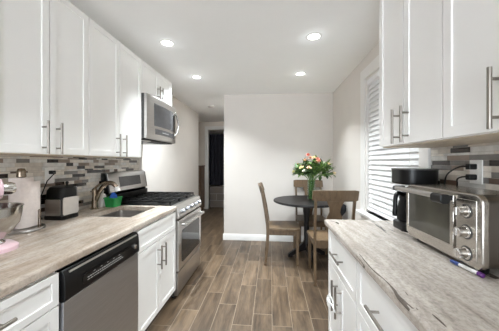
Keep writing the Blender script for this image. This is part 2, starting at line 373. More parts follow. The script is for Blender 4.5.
# ------------------------------------------------------------------ cabinets (local: front of the carcass at x = 0 facing +x, y along the run)
def shaker(name, y0, y1, z0, z1, parent, st=.06, th=.022, rz=None):
    mb = MB(); mb.box(.001, th, y0 + .0036, y1 - .0036, z0 + .003, z1 - .003); bm = mb.bm; bm.faces.ensure_lookup_table(); bm.normal_update()
    f = max(bm.faces, key=lambda q: q.normal.x)
    st = min(st, (z1 - z0) * .3)
    bmesh.ops.inset_region(bm, faces=[f], thickness=st, depth=0); bmesh.ops.inset_region(bm, faces=[f], thickness=.0008, depth=0)
    for v in f.verts: v.co.x -= .007
    return obj(name, mb, 'cab', parent, .0008)
def pull(parent, x, y, z, L=.19, vert=True):
    h = L / 2; p = h * .62; mb = MB()
    if vert:
        mb.tube([(x + .036, y, z - h), (x + .036, y, z + h)], .0068, 10)
        for q in (-p, p): mb.tube([(x - .002, y, z + q), (x + .036, y, z + q)], .005, 8)
    else:
        mb.tube([(x + .036, y - h, z), (x + .036, y + h, z)], .0068, 10)
        for q in (-p, p): mb.tube([(x - .002, y + q, z), (x + .036, y + q, z)], .005, 8)
    o = obj('handle', mb, 'nickel', parent); return o
def carcass(parent, w, d, z0, z1, toe=0, open_top=False):
    t = .016; mb = MB()
    mb.box(-d, 0, 0, t, z0, z1).box(-d, 0, w - t, w, z0, z1).box(-d, -d + t, t, w - t, z0, z1).box(-d, 0, t, w - t, z0, z0 + t)
    if not open_top: mb.box(-d, 0, t, w - t, z1 - t, z1)
    else: mb.box(-.03, 0, t, w - t, z1 - .05, z1)
    obj('carcass', mb, 'cab', parent, .001)
    if toe: obj('toe_kick', MB().box(-d, -.07, .002, w - .002, 0, z0), 'cab', parent)
def upper(label, loc, rz, w, d, z0, z1, hz, edge=.045, L=.19, group='white wall cabinets'):
    t = thing('wall_cabinet', label, 'cabinet', (loc[0], loc[1], z0), rz, group); h = z1 - z0
    carcass(t, w, d, 0, h)
    obj('bottom_panel', MB().box(-d, -.001, .001, w - .001, -.004, -.0004), 'birch', t)
    m = w / 2
    for y0, y1, hy in ((0, m, m - edge), (m, w, m + edge)):
        dr = shaker('door', y0, y1, 0, h, t); pull(dr, .022, hy, hz - z0, L)
    return t
UX = -1.322
DL = UX - WL - .0105
upper('white two-door wall cabinet at the left edge, above the paper towels', (UX, 1.005), 0, .615, DL, 1.386, 2.385, 1.482)
upper('white two-door wall cabinet between the toaster corner and the microwave', (UX, 1.622), 0, .705, DL, 1.386, 2.385, 1.482)
upper('short white two-door wall cabinet on top of the microwave', (UX, 2.329), 0, .75, DL, 2.048, 2.385, 2.14, .035, .14)
RX = .727
upper('white two-door wall cabinet beside the window, on the right', (RX, 1.632), PI, .578, WR - RX - .0105, 1.434, 2.43, 1.535)
upper('white two-door wall cabinet above the toaster oven, at the right edge', (RX, 1.052), PI, .60, WR - RX - .0105, 1.434, 2.43, 1.535)

BZ0, BZ1 = .11, .873
def base(label, loc, rz, w, d, kind, gap, doors=True):
    t = thing('base_cabinet', label, 'cabinet', (loc[0], loc[1], 0), rz, 'white base cabinets')
    carcass(t, w, d, BZ0, BZ1, .1, kind == 'sink')
    if kind == 'sink':
        shaker('false_front', 0, w, gap, BZ1 - .012, t)
    else:
        dr = shaker('drawer', 0, w, gap, BZ1 - .008, t); pull(dr, .022, w / 2, (gap + BZ1) / 2, .19, False)
    if kind == 'drawers':
        g2 = (gap + BZ0) / 2
        for a, b in ((BZ0, g2), (g2, gap)):
            dr = shaker('drawer', 0, w, a, b, t); pull(dr, .022, w / 2, (a + b) / 2, .19, False)
    else:
        m = w / 2
        for y0, y1, hy in ((0, m, m - .04), (m, w, m + .04)):
            dr = shaker('door', y0, y1, BZ0, gap, t); pull(dr, .022, hy, gap - .13, .19)
    return t
FX = -.932   # carcass front of the left run
base('white base cabinet with a drawer, left of the dishwasher', (FX, .355), 0, .61, FX - WL - .012, 'drawer', .722)
base('white two-door sink cabinet between the dishwasher and the range', (FX, 1.578), 0, .668, FX - WL - .012, 'sink', .70)
RFX = .444
base('white base cabinet with drawer over two doors, at the dining end of the right counter', (RFX, 1.80), PI, .575, WR - RFX - .012, 'drawer', .628)
base('white drawer base cabinet under the toaster oven', (RFX, 1.222), PI, .60, WR - RFX - .012, 'drawers', .628)

# child locks
t = thing('child_lock', 'small white round child lock on the sink cabinet doors', 'child lock', (FX + .022, 1.912, .42))
obj('disc', MB().lathe([(.016, 0), (.016, .008), (.010, .014), (.001, .014)], seg=18, axis='x'), 'white', t); obj('latch', MB().box(.0, .006, -.012, .012, -.05, -.014), 'white', t, .002)
t = thing('child_lock', 'white strap child lock looped round the handles of the right base cabinet', 'child lock', (RFX - .022 - .050, 1.512, .475))
mb = MB(); pts = [(.013 * math.cos(a) - .002, .075 * math.sin(a), .02 * math.sin(2 * a)) for a in [2 * PI * k / 20 for k in range(21)]]
mb.tube(pts, .0045, 8); obj('strap', mb, 'white', t); obj('buckle', MB().box(-.022, -.008, -.03, .02, -.02, .02), 'white', t, .004)

# counters
def counter(label, xf, xb, y0, y1, zs, mat, hole=None):
    z0, z1 = .876, .914; sg = 1 if xb > xf else -1; r = .012; mb = MB()
    def prof(x_end):
        P = [(xf + sg * r * (1 - math.cos(a)), z1 - r + r * math.sin(a)) for a in [k * PI / 10 for k in range(6)]]
        Q = [(xf + sg * .004, z0), (xf, z0 + .004)]
        return [(x_end, z1), (x_end, z0)] + Q + P
    if not hole: mb.prism(prof(xb), 'y', y0, y1)
    else:
        hx0, hx1, hy0, hy1 = hole
        mb.prism(prof(xb), 'y', y0, hy0); mb.prism(prof(xb), 'y', hy1, y1); mb.prism(prof(hx1), 'y', hy0, hy1); mb.box(hx0, xb, hy0, hy1, z0, z1)
    return tag(obj('countertop', mb, mat), label, 'countertop')
SH = (-1.455, -1.075, 1.76, 2.20)
counter('beige streaked stone countertop with the sink cut into it, left side', -.905, WL + .011, .30, 2.252, None, 'stoneL', SH)
counter('beige veined stone countertop under the toaster oven, right side', .402, WR - .011, .30, 1.828, None, 'stoneR')

# sink
t = thing('kitchen_sink', 'stainless steel undermount sink let into the left countertop', 'sink', ((SH[0] + SH[1]) / 2, (SH[2] + SH[3]) / 2, .70))
hx, hy = (SH[1] - SH[0]) / 2 + .006, (SH[3] - SH[2]) / 2 + .006
def rrect(a, b, r, z, n=5):
    P = []
    for cx, cy, st in ((a - r, b - r, 0), (-a + r, b - r, 1), (-a + r, -b + r, 2), (a - r, -b + r, 3)):
        for k in range(n + 1):
            q = (st + k / n) * PI / 2; P.append((cx + r * math.cos(q), cy + r * math.sin(q), z))
    return P
mb = MB(); mb.rings([rrect(hx + .02, hy + .02, .06, .174), rrect(hx, hy, .05, .174), rrect(hx - .004, hy - .004, .05, .02), rrect(hx - .02, hy - .02, .05, .003), rrect(.05, .05, .04, .0)], cap=False)
mb.bm.faces.new(list(mb.bm.verts)[-24:]); obj('basin', mb, 'steelh', t)
obj('drain', MB().lathe([(.04, .001), (.04, .004), (.03, .004), (.025, .002), (.001, .002)], seg=24), 'chrome', t)

# dishwasher
t = thing('dishwasher', 'stainless steel dishwasher with a black control panel under the left counter', 'dishwasher', (FX, .969, 0)); w = .603
obj('body', MB().box(-.58, -.001, .004, w - .004, .10, .868), 'dkgrey', t)
obj('toe_panel', MB().box(-.55, -.06, .01, w - .01, 0, .10), 'black', t)
obj('door', MB().prism([(0, .105), (.026, .105), (.032, .12), (.034, .42), (.032, .722), (0, .722)], 'y', .004, w - .004), 'steel', t, .002)
cp = obj('control_panel', MB().prism([(0, .725), (.034, .725), (.042, .735), (.040, .80), (.036, .845), (.022, .862), (0, .862)], 'y', .004, w - .004), 'black', t, .003)
obj('trim_strip', MB().prism([(.0365, .846), (.0395, .846), (.036, .853), (.032, .853)], 'y', .03, w - .03), 'steelh', cp)
obj('recess', MB().rbox(.030, .0435, .10, .50, .752, .80, .02, 'x'), 'black', cp)
mb = MB(); mbi = random.Random(2)
for r_ in range(2):
    y = .13
    while y < .40:
        L = mbi.uniform(.006, .016); mb.box(.0430, .0440, y, y + L, .763 + r_ * .012, .767 + r_ * .012); y += L + .005
for k in range(5): mb.box(.0430, .0440, .17 + k * .05, .182 + k * .05, .79, .793)
obj('button_legends', mb, 'print', cp)
obj('dial', MB().lathe([(.014, .040), (.013, .052), (.009, .054), (.001, .054)], (0, .535, .785), 20, axis='x'), 'chrome', cp)

# ------------------------------------------------------------------ range
t = thing('gas_range', 'stainless steel gas range with black cast-iron grates under the microwave', 'range', (FX, 2.262, 0)); w = .755
D = FX - WL - .012
obj('body', MB().box(-D, 0, 0, w, .03, .80).box(-D, -.03, 0, w, .80, .905), 'dkgrey', t)
for a in (-.03, -D + .05):
    for b in (.05, w - .05): obj('levelling_foot', MB().lathe([(.018, 0), (.018, .03)], (a, b, 0), 12), 'black', t)
obj('storage_drawer', MB().prism([(0, .035), (.030, .035), (.036, .05), (.036, .255), (0, .26)], 'y', .004, w - .004), 'steelh', t, .003)
d = obj('oven_door', MB().prism([(0, .27), (.04, .27), (.044, .285), (.044, .74), (.036, .765), (0, .77)], 'y', .004, w - .004), 'steelh', t, .003)
obj('oven_window', MB().rbox(.0435, .0475, .085, w - .085, .33, .655, .03, 'x'), 'dkglass', d)
hb = MB(); hb.tube([(.092, .06, .712), (.098, w / 2, .715), (.092, w - .06, .712)], .014, 12)
for b in (.075, w - .075): hb.tube([(.040, b, .715), (.093, b, .713)], .011, 10)
obj('door_handle', hb, 'steelh', d)
cp = obj('control_panel', MB().prism([(-.03, .782), (.040, .782), (.052, .80), (.030, .895), (.008, .917), (-.03, .917)], 'y', .0, w), 'steelh', t, .004)
for k in range(5):
    y = .10 + k * (w - .20) / 4; mb = MB(); mb.lathe([(.024, 0), (.024, .004), (.019, .006), (.018, .026), (.015, .030), (.001, .030)], seg=20, axis='x'); mb.box(.026, .034, -.004, .004, -.017, .017)
    mb.xf(Matrix.Translation((.043, y, .845)) @ Matrix.Rotation(-.22, 4, 'Y')); obj('burner_knob', mb, 'steel', cp)
obj('cooktop', MB().box(-D + .06, -.028, .004, w - .004, .905, .922), 'black', t, .004)
for k, (y0, y1) in enumerate(((.02, .255), (.26, .495), (.50, .735))):
    mb = MB(); x0, x1 = -D + .10, -.045; zt = .957; b = .012
    for yy in (y0, y1 - b, (y0 + y1) / 2 - b / 2): mb.box(x0, x1, yy, yy + b, zt - .014, zt)
    for q in range(6):
        xx = x0 + (x1 - x0 - b) * q / 5; mb.box(xx, xx + b, y0, y1, zt - .014, zt - .0005)
    for xx in (x0, x1 - b):
        for yy in (y0, y1 - b): mb.box(xx, xx + b, yy, yy + b, .921, zt - .01)
    obj('grate', mb, 'blackm', t, .0015)
for (xx, yy) in ((-.18, .137), (-.50, .137), (-.34, .377), (-.18, .617), (-.50, .617)):
    obj('burner', MB().lathe([(.05, .921), (.05, .930), (.036, .932), (.036, .938), (.001, .939)], (xx, yy, 0), 22), 'blackm', t)
# backguard, leaning slightly back
bgp = obj('backguard', MB().prism([(-D, .905), (-D + .085, .905), (-D + .085, 1.0), (-D + .055, 1.01), (-D, 1.01)], 'y', 0, w).prism([(-D, 1.01), (-D + .055, 1.01), (-D + .082, 1.03), (-D + .050, 1.215), (-D + .035, 1.23), (-D, 1.23)], 'y', .0, .02).prism([(-D, 1.01), (-D + .055, 1.01), (-D + .082, 1.03), (-D + .050, 1.215), (-D + .035, 1.23), (-D, 1.23)], 'y', w - .02, w), 'black', t, .002)
obj('control_console', MB().prism([(-D + .002, 1.012), (-D + .057, 1.012), (-D + .086, 1.03), (-D + .054, 1.217), (-D + .036, 1.234), (-D + .002, 1.234)], 'y', .021, w - .021), 'steelh', bgp, .004)
mb = MB(); mb.box(-.001, .003, .19, w - .15, -.055, .055); mb.xf(Matrix.Translation((-D + .0705, 0, 1.128)) @ Matrix.Rotation(-.17, 4, 'Y')); obj('display', mb, 'display', bgp, .002)

# ------------------------------------------------------------------ microwave
t = thing('microwave_oven', 'stainless steel over-the-range microwave under the short wall cabinet', 'microwave', (WL + .012, 2.333, 1.585)); w = .748; md = .41
obj('case', MB().box(0, md, 0, w, 0, .46), 'dkgrey', t, .003)
mb = MB(); R = []
N = 12
for k in range(N + 1):
    y = w * k / N; bow = .045 * (1 - ((y - w * .5) / (w * .5)) ** 2) ; x = md + .022 + bow * .6
    R.append([(md + .001, y, .0), (x, y, .0), (x + .006, y, .02), (x + .006, y, .44), (x, y, .46), (md + .001, y, .46)])
mb.rings(R); f = obj('front', mb, 'steelh', t, .002)
mb = MB(); R = []
def fx(y): return md + .028 + .027 * (1 - ((y - w * .5) / (w * .5)) ** 2)
for k in range(9):
    y = .13 + (.63 - .13) * k / 8; x = fx(y); R.append([(x - .004, y, .145), (x + .002, y, .145), (x + .002, y, .385), (x - .004, y, .385)])
mb.rings(R); obj('door_window', mb, 'display', f, .001)
mb = MB(); R = []
for k in range(9):
    y = .15 + (.66 - .15) * k / 8; x = fx(y); R.append([(x - .004, y, .055), (x + .0015, y, .055), (x + .0015, y, .115), (x - .004, y, .115)])
mb.rings(R); cs = obj('control_strip', mb, 'display', f)
mb = MB(); mb.box(fx(.38) + .001, fx(.38) + .0025, .30, .46, .082, .089); obj('button_legend', mb, 'print', cs)
hb = MB(); hb.tube([(fx(.69) + .002, .69, .10), (fx(.69) + .035, .695, .13), (fx(.69) + .058, .70, .235), (fx(.69) + .035, .695, .35), (fx(.69) + .002, .69, .385)], .013, 12); obj('door_handle', hb, 'chrome', f)
obj('grip_back', MB().rbox(fx(.68) - .01, fx(.68) + .006, .645, .685, .13, .36, .015, 'x'), 'black', f)
un = obj('bottom_grille', MB().box(.02, md - .01, .02, w - .02, -.012, 0), 'blackm', t, .003)
obj('hood_lamp', MB().box(md - .12, md - .05, .12, .24, -.015, -.011), 'white', un)
obj('grease_filter', MB().box(.08, md - .15, .08, w - .08, -.016, -.011), 'dkgrey', un)

# ------------------------------------------------------------------ things on the left counter
ZC = .9145
# stand mixer
t = thing('stand_mixer', 'pink stand mixer with a steel bowl at the left end of the counter', 'mixer', (-1.345, 1.035, ZC), math.radians(-22))   # local +y = forward
mb = MB(); mb.rings([rrect(.11, .185, .085, z, 6) for z in (0, .018)] + [rrect(.10, .175, .08, .026, 6), rrect(.06, .12, .05, .032, 6)]); mb.xf(Matrix.Translation((0, -.085, 0))); obj('base', mb, 'pink', t)
mb = MB(); mb.rings([[(x * a, -.20 + y * b, z) for x, y, _ in rrect(.06, .06, .03, 0, 4)] for z, a, b in ((.02, 1.15, 1.1), (.10, .9, .9), (.18, .85, .9), (.235, .95, 1.2))]); obj('column', mb, 'pink', t)
mb = MB()
DY = -.055
prof = [(-.30, .03, .03), (-.29, .062, .065), (-.22, .080, .085), (-.10, .078, .082), (.0, .072, .075), (.06, .064, .066), (.095, .052, .052), (.10, .03, .03)]
mb.rings([[(rx * math.cos(2 * PI * k / 24), y + DY, .292 + rz_ * math.sin(2 * PI * k / 24)) for k in range(24)] for y, rx, rz_ in prof]); hd = obj('head', mb, 'pink', t)
obj('attachment_hub', MB().lathe([(.030, .09), (.032, .135), (.026, .15), (.001, .15)], (0, DY, .292), 22, axis='y'), 'chrome', hd)
obj('trim_band', MB().rings([[(rx * math.cos(2 * PI * k / 24) * 1.02, y + DY, .262 + (rz_ * .08) * math.sin(2 * PI * k / 24)) for k in range(24)] for y, rx, rz_ in prof[1:-1]]), 'chrome', hd)
obj('beater_shaft', MB().tube([(0, -.01, .24), (0, -.01, .12)], .012, 10), 'chrome', t)
mb = MB(); mb.lathe([(.045, .032), (.05, .05), (.085, .085), (.112, .125), (.121, .175), (.123, .205), (.127, .207), (.127, .211), (.121, .210), (.116, .175), (.107, .133), (.08, .09), (.04, .06), (.001, .056)], seg=44, cap=False); bw = obj('bowl', mb, 'bowlsteel', t)
obj('bowl_foot', MB().lathe([(.06, .028), (.06, .036), (.046, .05), (.001, .05)], seg=30), 'chrome', bw)

# paper towel
t = thing('paper_towel_holder', 'round bronze-topped steel holder carrying the paper towel roll', 'paper towel holder', (-1.555, 1.375, ZC))
obj('base_plate', MB().lathe([(.115, 0), (.118, .006), (.114, .014), (.02, .016), (.001, .016)], seg=44), 'steelh', t)
obj('post', MB().tube([(0, 0, .012), (0, 0, .345)], .008, 12), 'bronze', t)
obj('finial', MB().lathe([(.018, .328), (.024, .333), (.022, .372), (.017, .384), (.001, .387)], seg=24), 'bronze', t)
obj('tension_arm', MB().tube([(.095, .02, .012), (.095, .02, .12), (.093, .026, .125), (.093, .032, .12), (.095, .034, .012)], .003, 8), 'bronze', t)
mb = MB(); mb.lathe([(.021, .0), (.056, .0), (.0575, .004), (.0575, .306), (.056, .31), (.021, .31), (.021, .0)], seg=44, cap=False)
tw = obj('paper_towel_roll', mb, 'paper'); tw.location = (-1.555, 1.375, ZC + .018); tag(tw, 'white paper towel roll standing on the round steel holder', 'paper towel')
mb = MB(); P = []
for k in range(15):
    a = -.75 + k * .13; r = .0582 + .0034 * max(0, k - 4)
    P.append((r * math.cos(a), r * math.sin(a)))
mb.rings([[(x, y, z) for x, y in P] + [(x * 1.012, y * 1.012, z) for x, y in reversed(P)] for z in (.004, .15, .285)]); obj('loose_sheet', mb, 'paper', tw)

# toaster
t = thing('toaster', 'small black and silver toaster against the tiled backsplash', 'toaster', (-1.585, 1.70, ZC))
obj('base', MB().rbox(-.084, .084, -.084, .084, 0, .028, .035), 'black', t, .004)
mb = MB(); mb.rings([rrect(.072, .074, .03, z) for z in (.028, .15)] + [rrect(.07, .072, .03, .153)]); obj('body', mb, 'dkgrey', t)
mb = MB(); mb.rings([rrect(.076 * a, .078 * a, .035 * a, z) for z, a in ((.152, 1), (.185, .985), (.215, .93), (.238, .78), (.246, .5))]); lid = obj('top_cover', mb, 'black', t)
obj('front_panel', MB().rbox(.071, .078, -.07, .07, .032, .162, .014, 'x'), 'silver', t, .002)
obj('side_panel', MB().rbox(-.06, .06, -.08, -.073, .032, .15, .012, 'y'), 'steelh', t, .002)
obj('side_panel', MB().rbox(-.06, .06, .073, .08, .032, .235, .012, 'y'), 'steelh', t, .002)
obj('lever', MB().tube([(.03, .015, .244), (.03, .015, .262)], .007, 10).ball((.03, .015, .268), .012), 'black', lid)
for yy in (-.035, .015): obj('bread_slot', MB().box(-.045, .01, yy, yy + .02, .2455, .2475), 'dkgrey', lid)

def outlet(label, x, y, z, sg):
    o = thing('wall_outlet', label, 'outlet', (x, y, z), 0 if sg > 0 else PI, 'wall outlets')
    pl = obj('cover_plate', MB().box(0, .006, -.038, .038, -.06, .06), 'white', o, .003)
    for q in (-.026, .026): obj('socket', MB().rbox(.0055, .0085, -.017, .017, q - .016, q + .016, .008, 'x'), 'white', pl)
    return o
outlet('white wall outlet on the left backsplash above the toaster', WL + .0105, 1.70, 1.235, 1)
outlet('white double outlet on the right backsplash behind the toaster oven', WR - .0105, 1.295, 1.29, -1)
def cord(label, plug, pts, sg, r=.004):
    t = thing('power_cord', label, 'power cord', plug, 0)
    obj('plug', MB().rbox(min(0, sg * .035), max(0, sg * .035), -.014, .014, -.014, .014, .006, 'x'), 'black', t, .002)
    obj('cable', MB().tube([(p[0] - plug[0], p[1] - plug[1], p[2] - plug[2]) for p in pts], r, 8), 'black', t)
px = WL + .0195
cord('thin black cord plugged in above the toaster', (px, 1.70, 1.261), [(px + .03, 1.70, 1.261), (px + .05, 1.68, 1.25), (px + .045, 1.63, 1.20), (px + .03, 1.60, 1.10), (px + .02, 1.595, .97), (px + .03, 1.60, .925)], 1)
px = WR - .0195
def smoothp(P, n=5):
    out = []
    for i in range(len(P) - 1):
        p0, p1, p2, p3 = [Vector(P[max(0, min(len(P) - 1, i + k))]) for k in (-1, 0, 1, 2)]
        for k in range(n):
            u = k / n; out.append(tuple(.5 * ((2 * p1) + (p2 - p0) * u + (2 * p0 - 5 * p1 + 4 * p2 - p3) * u * u + (3 * p1 - p0 - 3 * p2 + p3) * u ** 3)))
    out.append(tuple(P[-1])); return out
cord('black cord in the upper socket of the right outlet', (px, 1.295, 1.316), smoothp([(px - .03, 1.295, 1.316), (px - .06, 1.31, 1.315), (px - .075, 1.36, 1.285), (px - .055, 1.42, 1.24), (px - .03, 1.47, 1.12), (px - .03, 1.475, 1.0), (px - .03, 1.475, .925)]), -1)
cord('black cord in the lower socket of the right outlet', (px, 1.295, 1.264), smoothp([(px - .03, 1.295, 1.264), (px - .045, 1.31, 1.264), (px - .05, 1.34, 1.25), (px - .03, 1.37, 1.21), (px - .012, 1.43, 1.1), (px - .012, 1.44, 1.0), (px - .012, 1.44, .925)]), -1)

# faucet
t = thing('faucet', 'brushed nickel kitchen faucet with a curved spout behind the sink', 'faucet', (-1.59, 2.05, ZC))
obj('escutcheon', MB().lathe([(.035, 0), (.035, .006), (.027, .014), (.001, .014)], seg=28), 'bronze', t)
obj('body', MB().lathe([(.026, .01), (.024, .05), (.021, .12), (.024, .15), (.022, .175), (.012, .19), (.001, .192)], seg=24), 'bronze', t)
sp = obj('spout', MB().tube(smoothp([(0, 0, .05), (.03, .005, .13), (.075, .012, .205), (.125, .02, .235), (.165, .026, .225), (.19, .03, .195)]), .0195, 14), 'bronze', t)
obj('spray_head', MB().tube([(.178, .028, .213), (.197, .031, .18), (.205, .032, .160)], [.018, .020, .019], 14), 'white', sp)
obj('lever', MB().tube(smoothp([(0, 0, .18), (.01, .03, .21), (.04, .08, .235), (.06, .11, .235)]), [.010] * 15 + [.008], 10), 'bronze', t)

# soap bottle and green tub
t = thing('soap_bottle', 'white soap bottle between the faucet and the green tub', 'soap bottle', (-1.612, 2.175, ZC))
obj('bottle', MB().lathe([(.033, 0), (.036, .004), (.036, .095), (.030, .115), (.015, .125), (.015, .14), (.001, .14)], seg=26), 'white', t)
obj('pump', MB().lathe([(.017, .138), (.017, .155), (.006, .157), (.006, .185), (.001, .185)], seg=18).tube([(-.008, 0, .186), (.035, 0, .183)], .007, 10), 'white', t)
t = thing('plastic_tub', 'green plastic tub on the counter beside the range', 'tub', (-1.505, 2.185, ZC))
mb = MB(); mb.rings([rrect(a, b, .02, z) for z, a, b in ((0, .052, .05), (.082, .062, .058), (.088, .066, .061), (.088, .058, .054), (.01, .050, .047))], cap=False); mb.bm.faces.ensure_lookup_table()
vs = list(mb.bm.verts); mb.bm.faces.new(vs[:24][::-1]); mb.bm.faces.new(vs[-24:]); obj('container', mb, 'green', t)
obj('rim', MB().rings([rrect(a, b, .022, z) for z, a, b in ((.080, .067, .062), (.090, .067, .062), (.090, .060, .055), (.080, .060, .055), (.080, .067, .062))], cap=False), 'green', t)
mb = MB(); R = []
for j in range(7):
    tt = j / 6; z = .015 + .115 * tt; a = .047 * (1 - .75 * tt ** 2.2); R.append([(a * math.cos(2 * PI * k / 18) * (1 + .12 * math.sin(3 * k + j)), a * math.sin(2 * PI * k / 18) * (1 + .1 * math.cos(2 * k + j)), z + .004 * math.sin(k * 1.7)) for k in range(18)])
mb.rings(R); o = obj('dish_cloth', mb, 'blue'); o.location = (-1.505, 2.185, ZC); tag(o, 'crumpled blue cloth poking out of the green tub', 'cloth')

# ------------------------------------------------------------------ things on the right counter
# toaster oven: local origin at the middle of the foot line, front faces -x
OX, OY0, OY1 = .785, .955, 1.425; ow = OY1 - OY0; od = .975 - OX
t = thing('toaster_oven', 'stainless steel toaster oven with three knobs on the right counter', 'toaster oven', (OX, OY0, ZC))
z0, z1 = .022, .298; mb = MB()
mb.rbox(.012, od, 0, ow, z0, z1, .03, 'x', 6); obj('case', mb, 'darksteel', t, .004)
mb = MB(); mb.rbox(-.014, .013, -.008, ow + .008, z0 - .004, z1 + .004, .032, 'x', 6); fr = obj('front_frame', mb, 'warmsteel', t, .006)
kw = .115
obj('control_panel', MB().box(-.0165, -.012, .014, kw, z0 + .02, z1 - .02), 'warmsteel', t, .002)
for zz in (.066, .150, .232):
    mb = MB(); mb.lathe([(.024, -.0165), (.024, -.021), (.0195, -.023), (.0185, -.052), (.016, -.055), (.001, -.055)], (0, .060, zz), 26, axis='x'); mb.box(-.057, -.05, .057, .063, zz - .016, zz + .016); obj('knob', mb, 'chrome', t, .001)
    obj('dial_ring', MB().lathe([(.024, -.017), (.029, -.0172), (.029, -.0165), (.024, -.0165)], (0, .060, zz), 26, axis='x', cap=False), 'dkgrey', t)
mb = MB(); y0, y1 = kw + .004, ow - .006; za, zb_ = z0 + .018, z1 - .012
mb.box(-.024, -.0145, y0, y1, za, za + .035).box(-.024, -.0145, y0, y1, zb_ - .03, zb_).box(-.024, -.0145, y0, y0 + .02, za + .035, zb_ - .03).box(-.024, -.0145, y1 - .02, y1, za + .035, zb_ - .03)
dr = obj('door', mb, 'warmsteel', t, .002)
obj('door_glass', MB().box(-.021, -.017, y0 + .02, y1 - .02, za + .035, zb_ - .03), 'ovenglass', dr)
hz_ = zb_ - .012
hn = obj('door_handle', MB().rbox(-.084, -.058, y0 + .04, y1 + .012, hz_ - .006, hz_ + .016, .007, 'y', 4), 'steelh', dr, .002)
obj('handle_grip', MB().rbox(-.090, -.05, y0 - .025, y0 + .042, hz_ - .022, hz_ + .018, .014, 'y', 4).box(-.058, -.02, y0 + .005, y0 + .03, hz_ - .012, hz_ + .01), 'black', hn, .003)
obj('handle_bracket', MB().rbox(-.086, -.024, y1 + .008, y1 + .026, hz_ - .010, hz_ + .017, .008, 'y', 4), 'dkgrey', hn, .002)
obj('top_plate', MB().box(.0, od - .005, .02, ow - .02, z1, z1 + .004), 'warmsteel', t, .002)
for a in (.03, od - .03):
    for b in (.04, ow - .04): obj('foot', MB().lathe([(.016, 0), (.018, .024)], (a, b, 0), 14), 'black', t)

# coffee maker
t = thing('coffee_maker', 'black coffee maker with a dark carafe behind the toaster oven', 'coffee maker', (.905, 1.60, ZC), math.radians(0))
obj('base', MB().rbox(-.10, .10, -.095, .095, 0, .045, .05), 'black', t, .006)
obj('tower', MB().rbox(.03, .105, -.09, .09, .04, .315, .025), 'black', t, .004)
hd = obj('brew_head', MB().rbox(-.112, .108, -.105, .105, .288, .385, .07, seg=8), 'black', t, .01, seg=3)
obj('lid_rim', MB().rbox(-.114, .110, -.107, .107, .376, .384, .07, seg=8), 'dkgrey', hd)
obj('hot_plate', MB().lathe([(.062, .044), (.062, .049), (.001, .049)], (-.035, 0, 0), 28), 'dkgrey', t)
cf = obj('carafe', MB().lathe([(.05, .0495), (.062, .06), (.064, .12), (.050, .18), (.044, .20), (.041, .20), (.047, .18), (.061, .12), (.059, .062), (.001, .053)], (-.035, 0, 0), 30, cap=False), 'blackm', t)
obj('carafe_band', MB().lathe([(.046, .19), (.05, .19), (.05, .225), (.035, .235), (.001, .235)], (-.035, 0, 0), 28), 'black', cf)
obj('carafe_handle', MB().tube(smoothp([(-.08, -.02, .222), (-.115, -.035, .232), (-.135, -.045, .205), (-.14, -.05, .15), (-.143, -.05, .095)]), .0125, 12), 'black', cf)

# marker
t = thing('marker_pen', 'white marker with a purple cap lying on the counter before the toaster oven', 'marker', (.762, .945, ZC))
d0, d1 = Vector((.012, .0, .009)), Vector((-.002, .135, .009))
def lerp(a): return tuple(d0.lerp(d1, a))
obj('barrel', MB().tube([lerp(.10), lerp(.72)], .0072, 14), 'white', t); obj('cap', MB().tube([lerp(0), lerp(.015), lerp(.14)], [.006, .009, .009], 14), 'purple', t); obj('end_cap', MB().tube([lerp(.72), lerp(1)], [.0078, .0075], 14), 'bluecap', t)

# ------------------------------------------------------------------ dining set
def chair(label, x, y, rz):     # local: faces +y
    t = thing('dining_chair', label, 'chair', (x, y, 0), rz, 'dining chairs round the black table')
    sz = .483
    mb = MB(); P = []
    out = [(-.205, -.205), (.205, -.205), (.222, .0), (.228, .17), (.205, .212), (0, .222), (-.205, .212), (-.228, .17), (-.222, .0)]
    mb.prism(out, 'z', sz - .032, sz); obj('seat', mb, 'chair', t, .008, seg=3)
    obj('apron', MB().box(-.19, .19, .170, .188, sz - .092, sz - .032).box(-.19, .19, -.195, -.177, sz - .092, sz - .032).box(-.198, -.18, -.19, .18, sz - .092, sz - .032).box(.18, .198, -.19, .18, sz - .092, sz - .032), 'chair', t, .002)
    for sx in (-1, 1):
        obj('front_leg', MB().bar([(sx * .192, .178, 0), (sx * .192, .178, sz - .033)], [.028, .040], [.028, .040]), 'chair', t, .003)
        pts = [(sx * .20, -.236, 0), (sx * .199, -.212, .22), (sx * .198, -.202, .42), (sx * .198, -.206, .52), (sx * .199, -.236, .72), (sx * .20, -.275, .92), (sx * .20, -.305, 1.03)]
        obj('rear_leg', MB().bar(pts, .027, [.032, .038, .042, .042, .038, .032, .024]), 'chair', t, .003)
    # curved top rail
    mb = MB(); R = []
    for k in range(13):
        u = -1 + 2 * k / 12; xx = u * .238; cv = .028 * (u * u - 1); r1 = .008 if abs(u) == 1 else 0
        R.append([(xx, -.264 + cv + .012, .925 + r1), (xx, -.302 + cv + .010, 1.045 - r1), (xx, -.322 + cv + .008, 1.045 - r1), (xx, -.288 + cv + .008, .925 + r1)])
    mb.rings(R); obj('top_rail', mb, 'chair', t, .004)
    # vase-shaped splat
    mb = MB(); prof = [(.045, .0), (.05, .06), (.085, .16), (.092, .22), (.075, .28), (.055, .33), (.06, .38), (.085, .44), (.095, .465)]
    R = []
    for hw_, h in prof:
        z = .475 + h; yb = -.195 - .105 * (h / .47) ** 1.25; R.append([(-hw_, yb - .008, z), (hw_, yb - .008, z), (hw_, yb + .008, z), (-hw_, yb + .008, z)])
    mb.rings(R); obj('splat', mb, 'chair', t, .002)
    return t
chair('brown wooden dining chair in profile, left of the black table', .170, 3.33, -PI / 2)
chair('brown wooden dining chair nearest the counter, its back turned to the kitchen', .685, 2.895, 0)
chair('brown wooden dining chair between the black table and the back wall', .625, 3.775, PI)

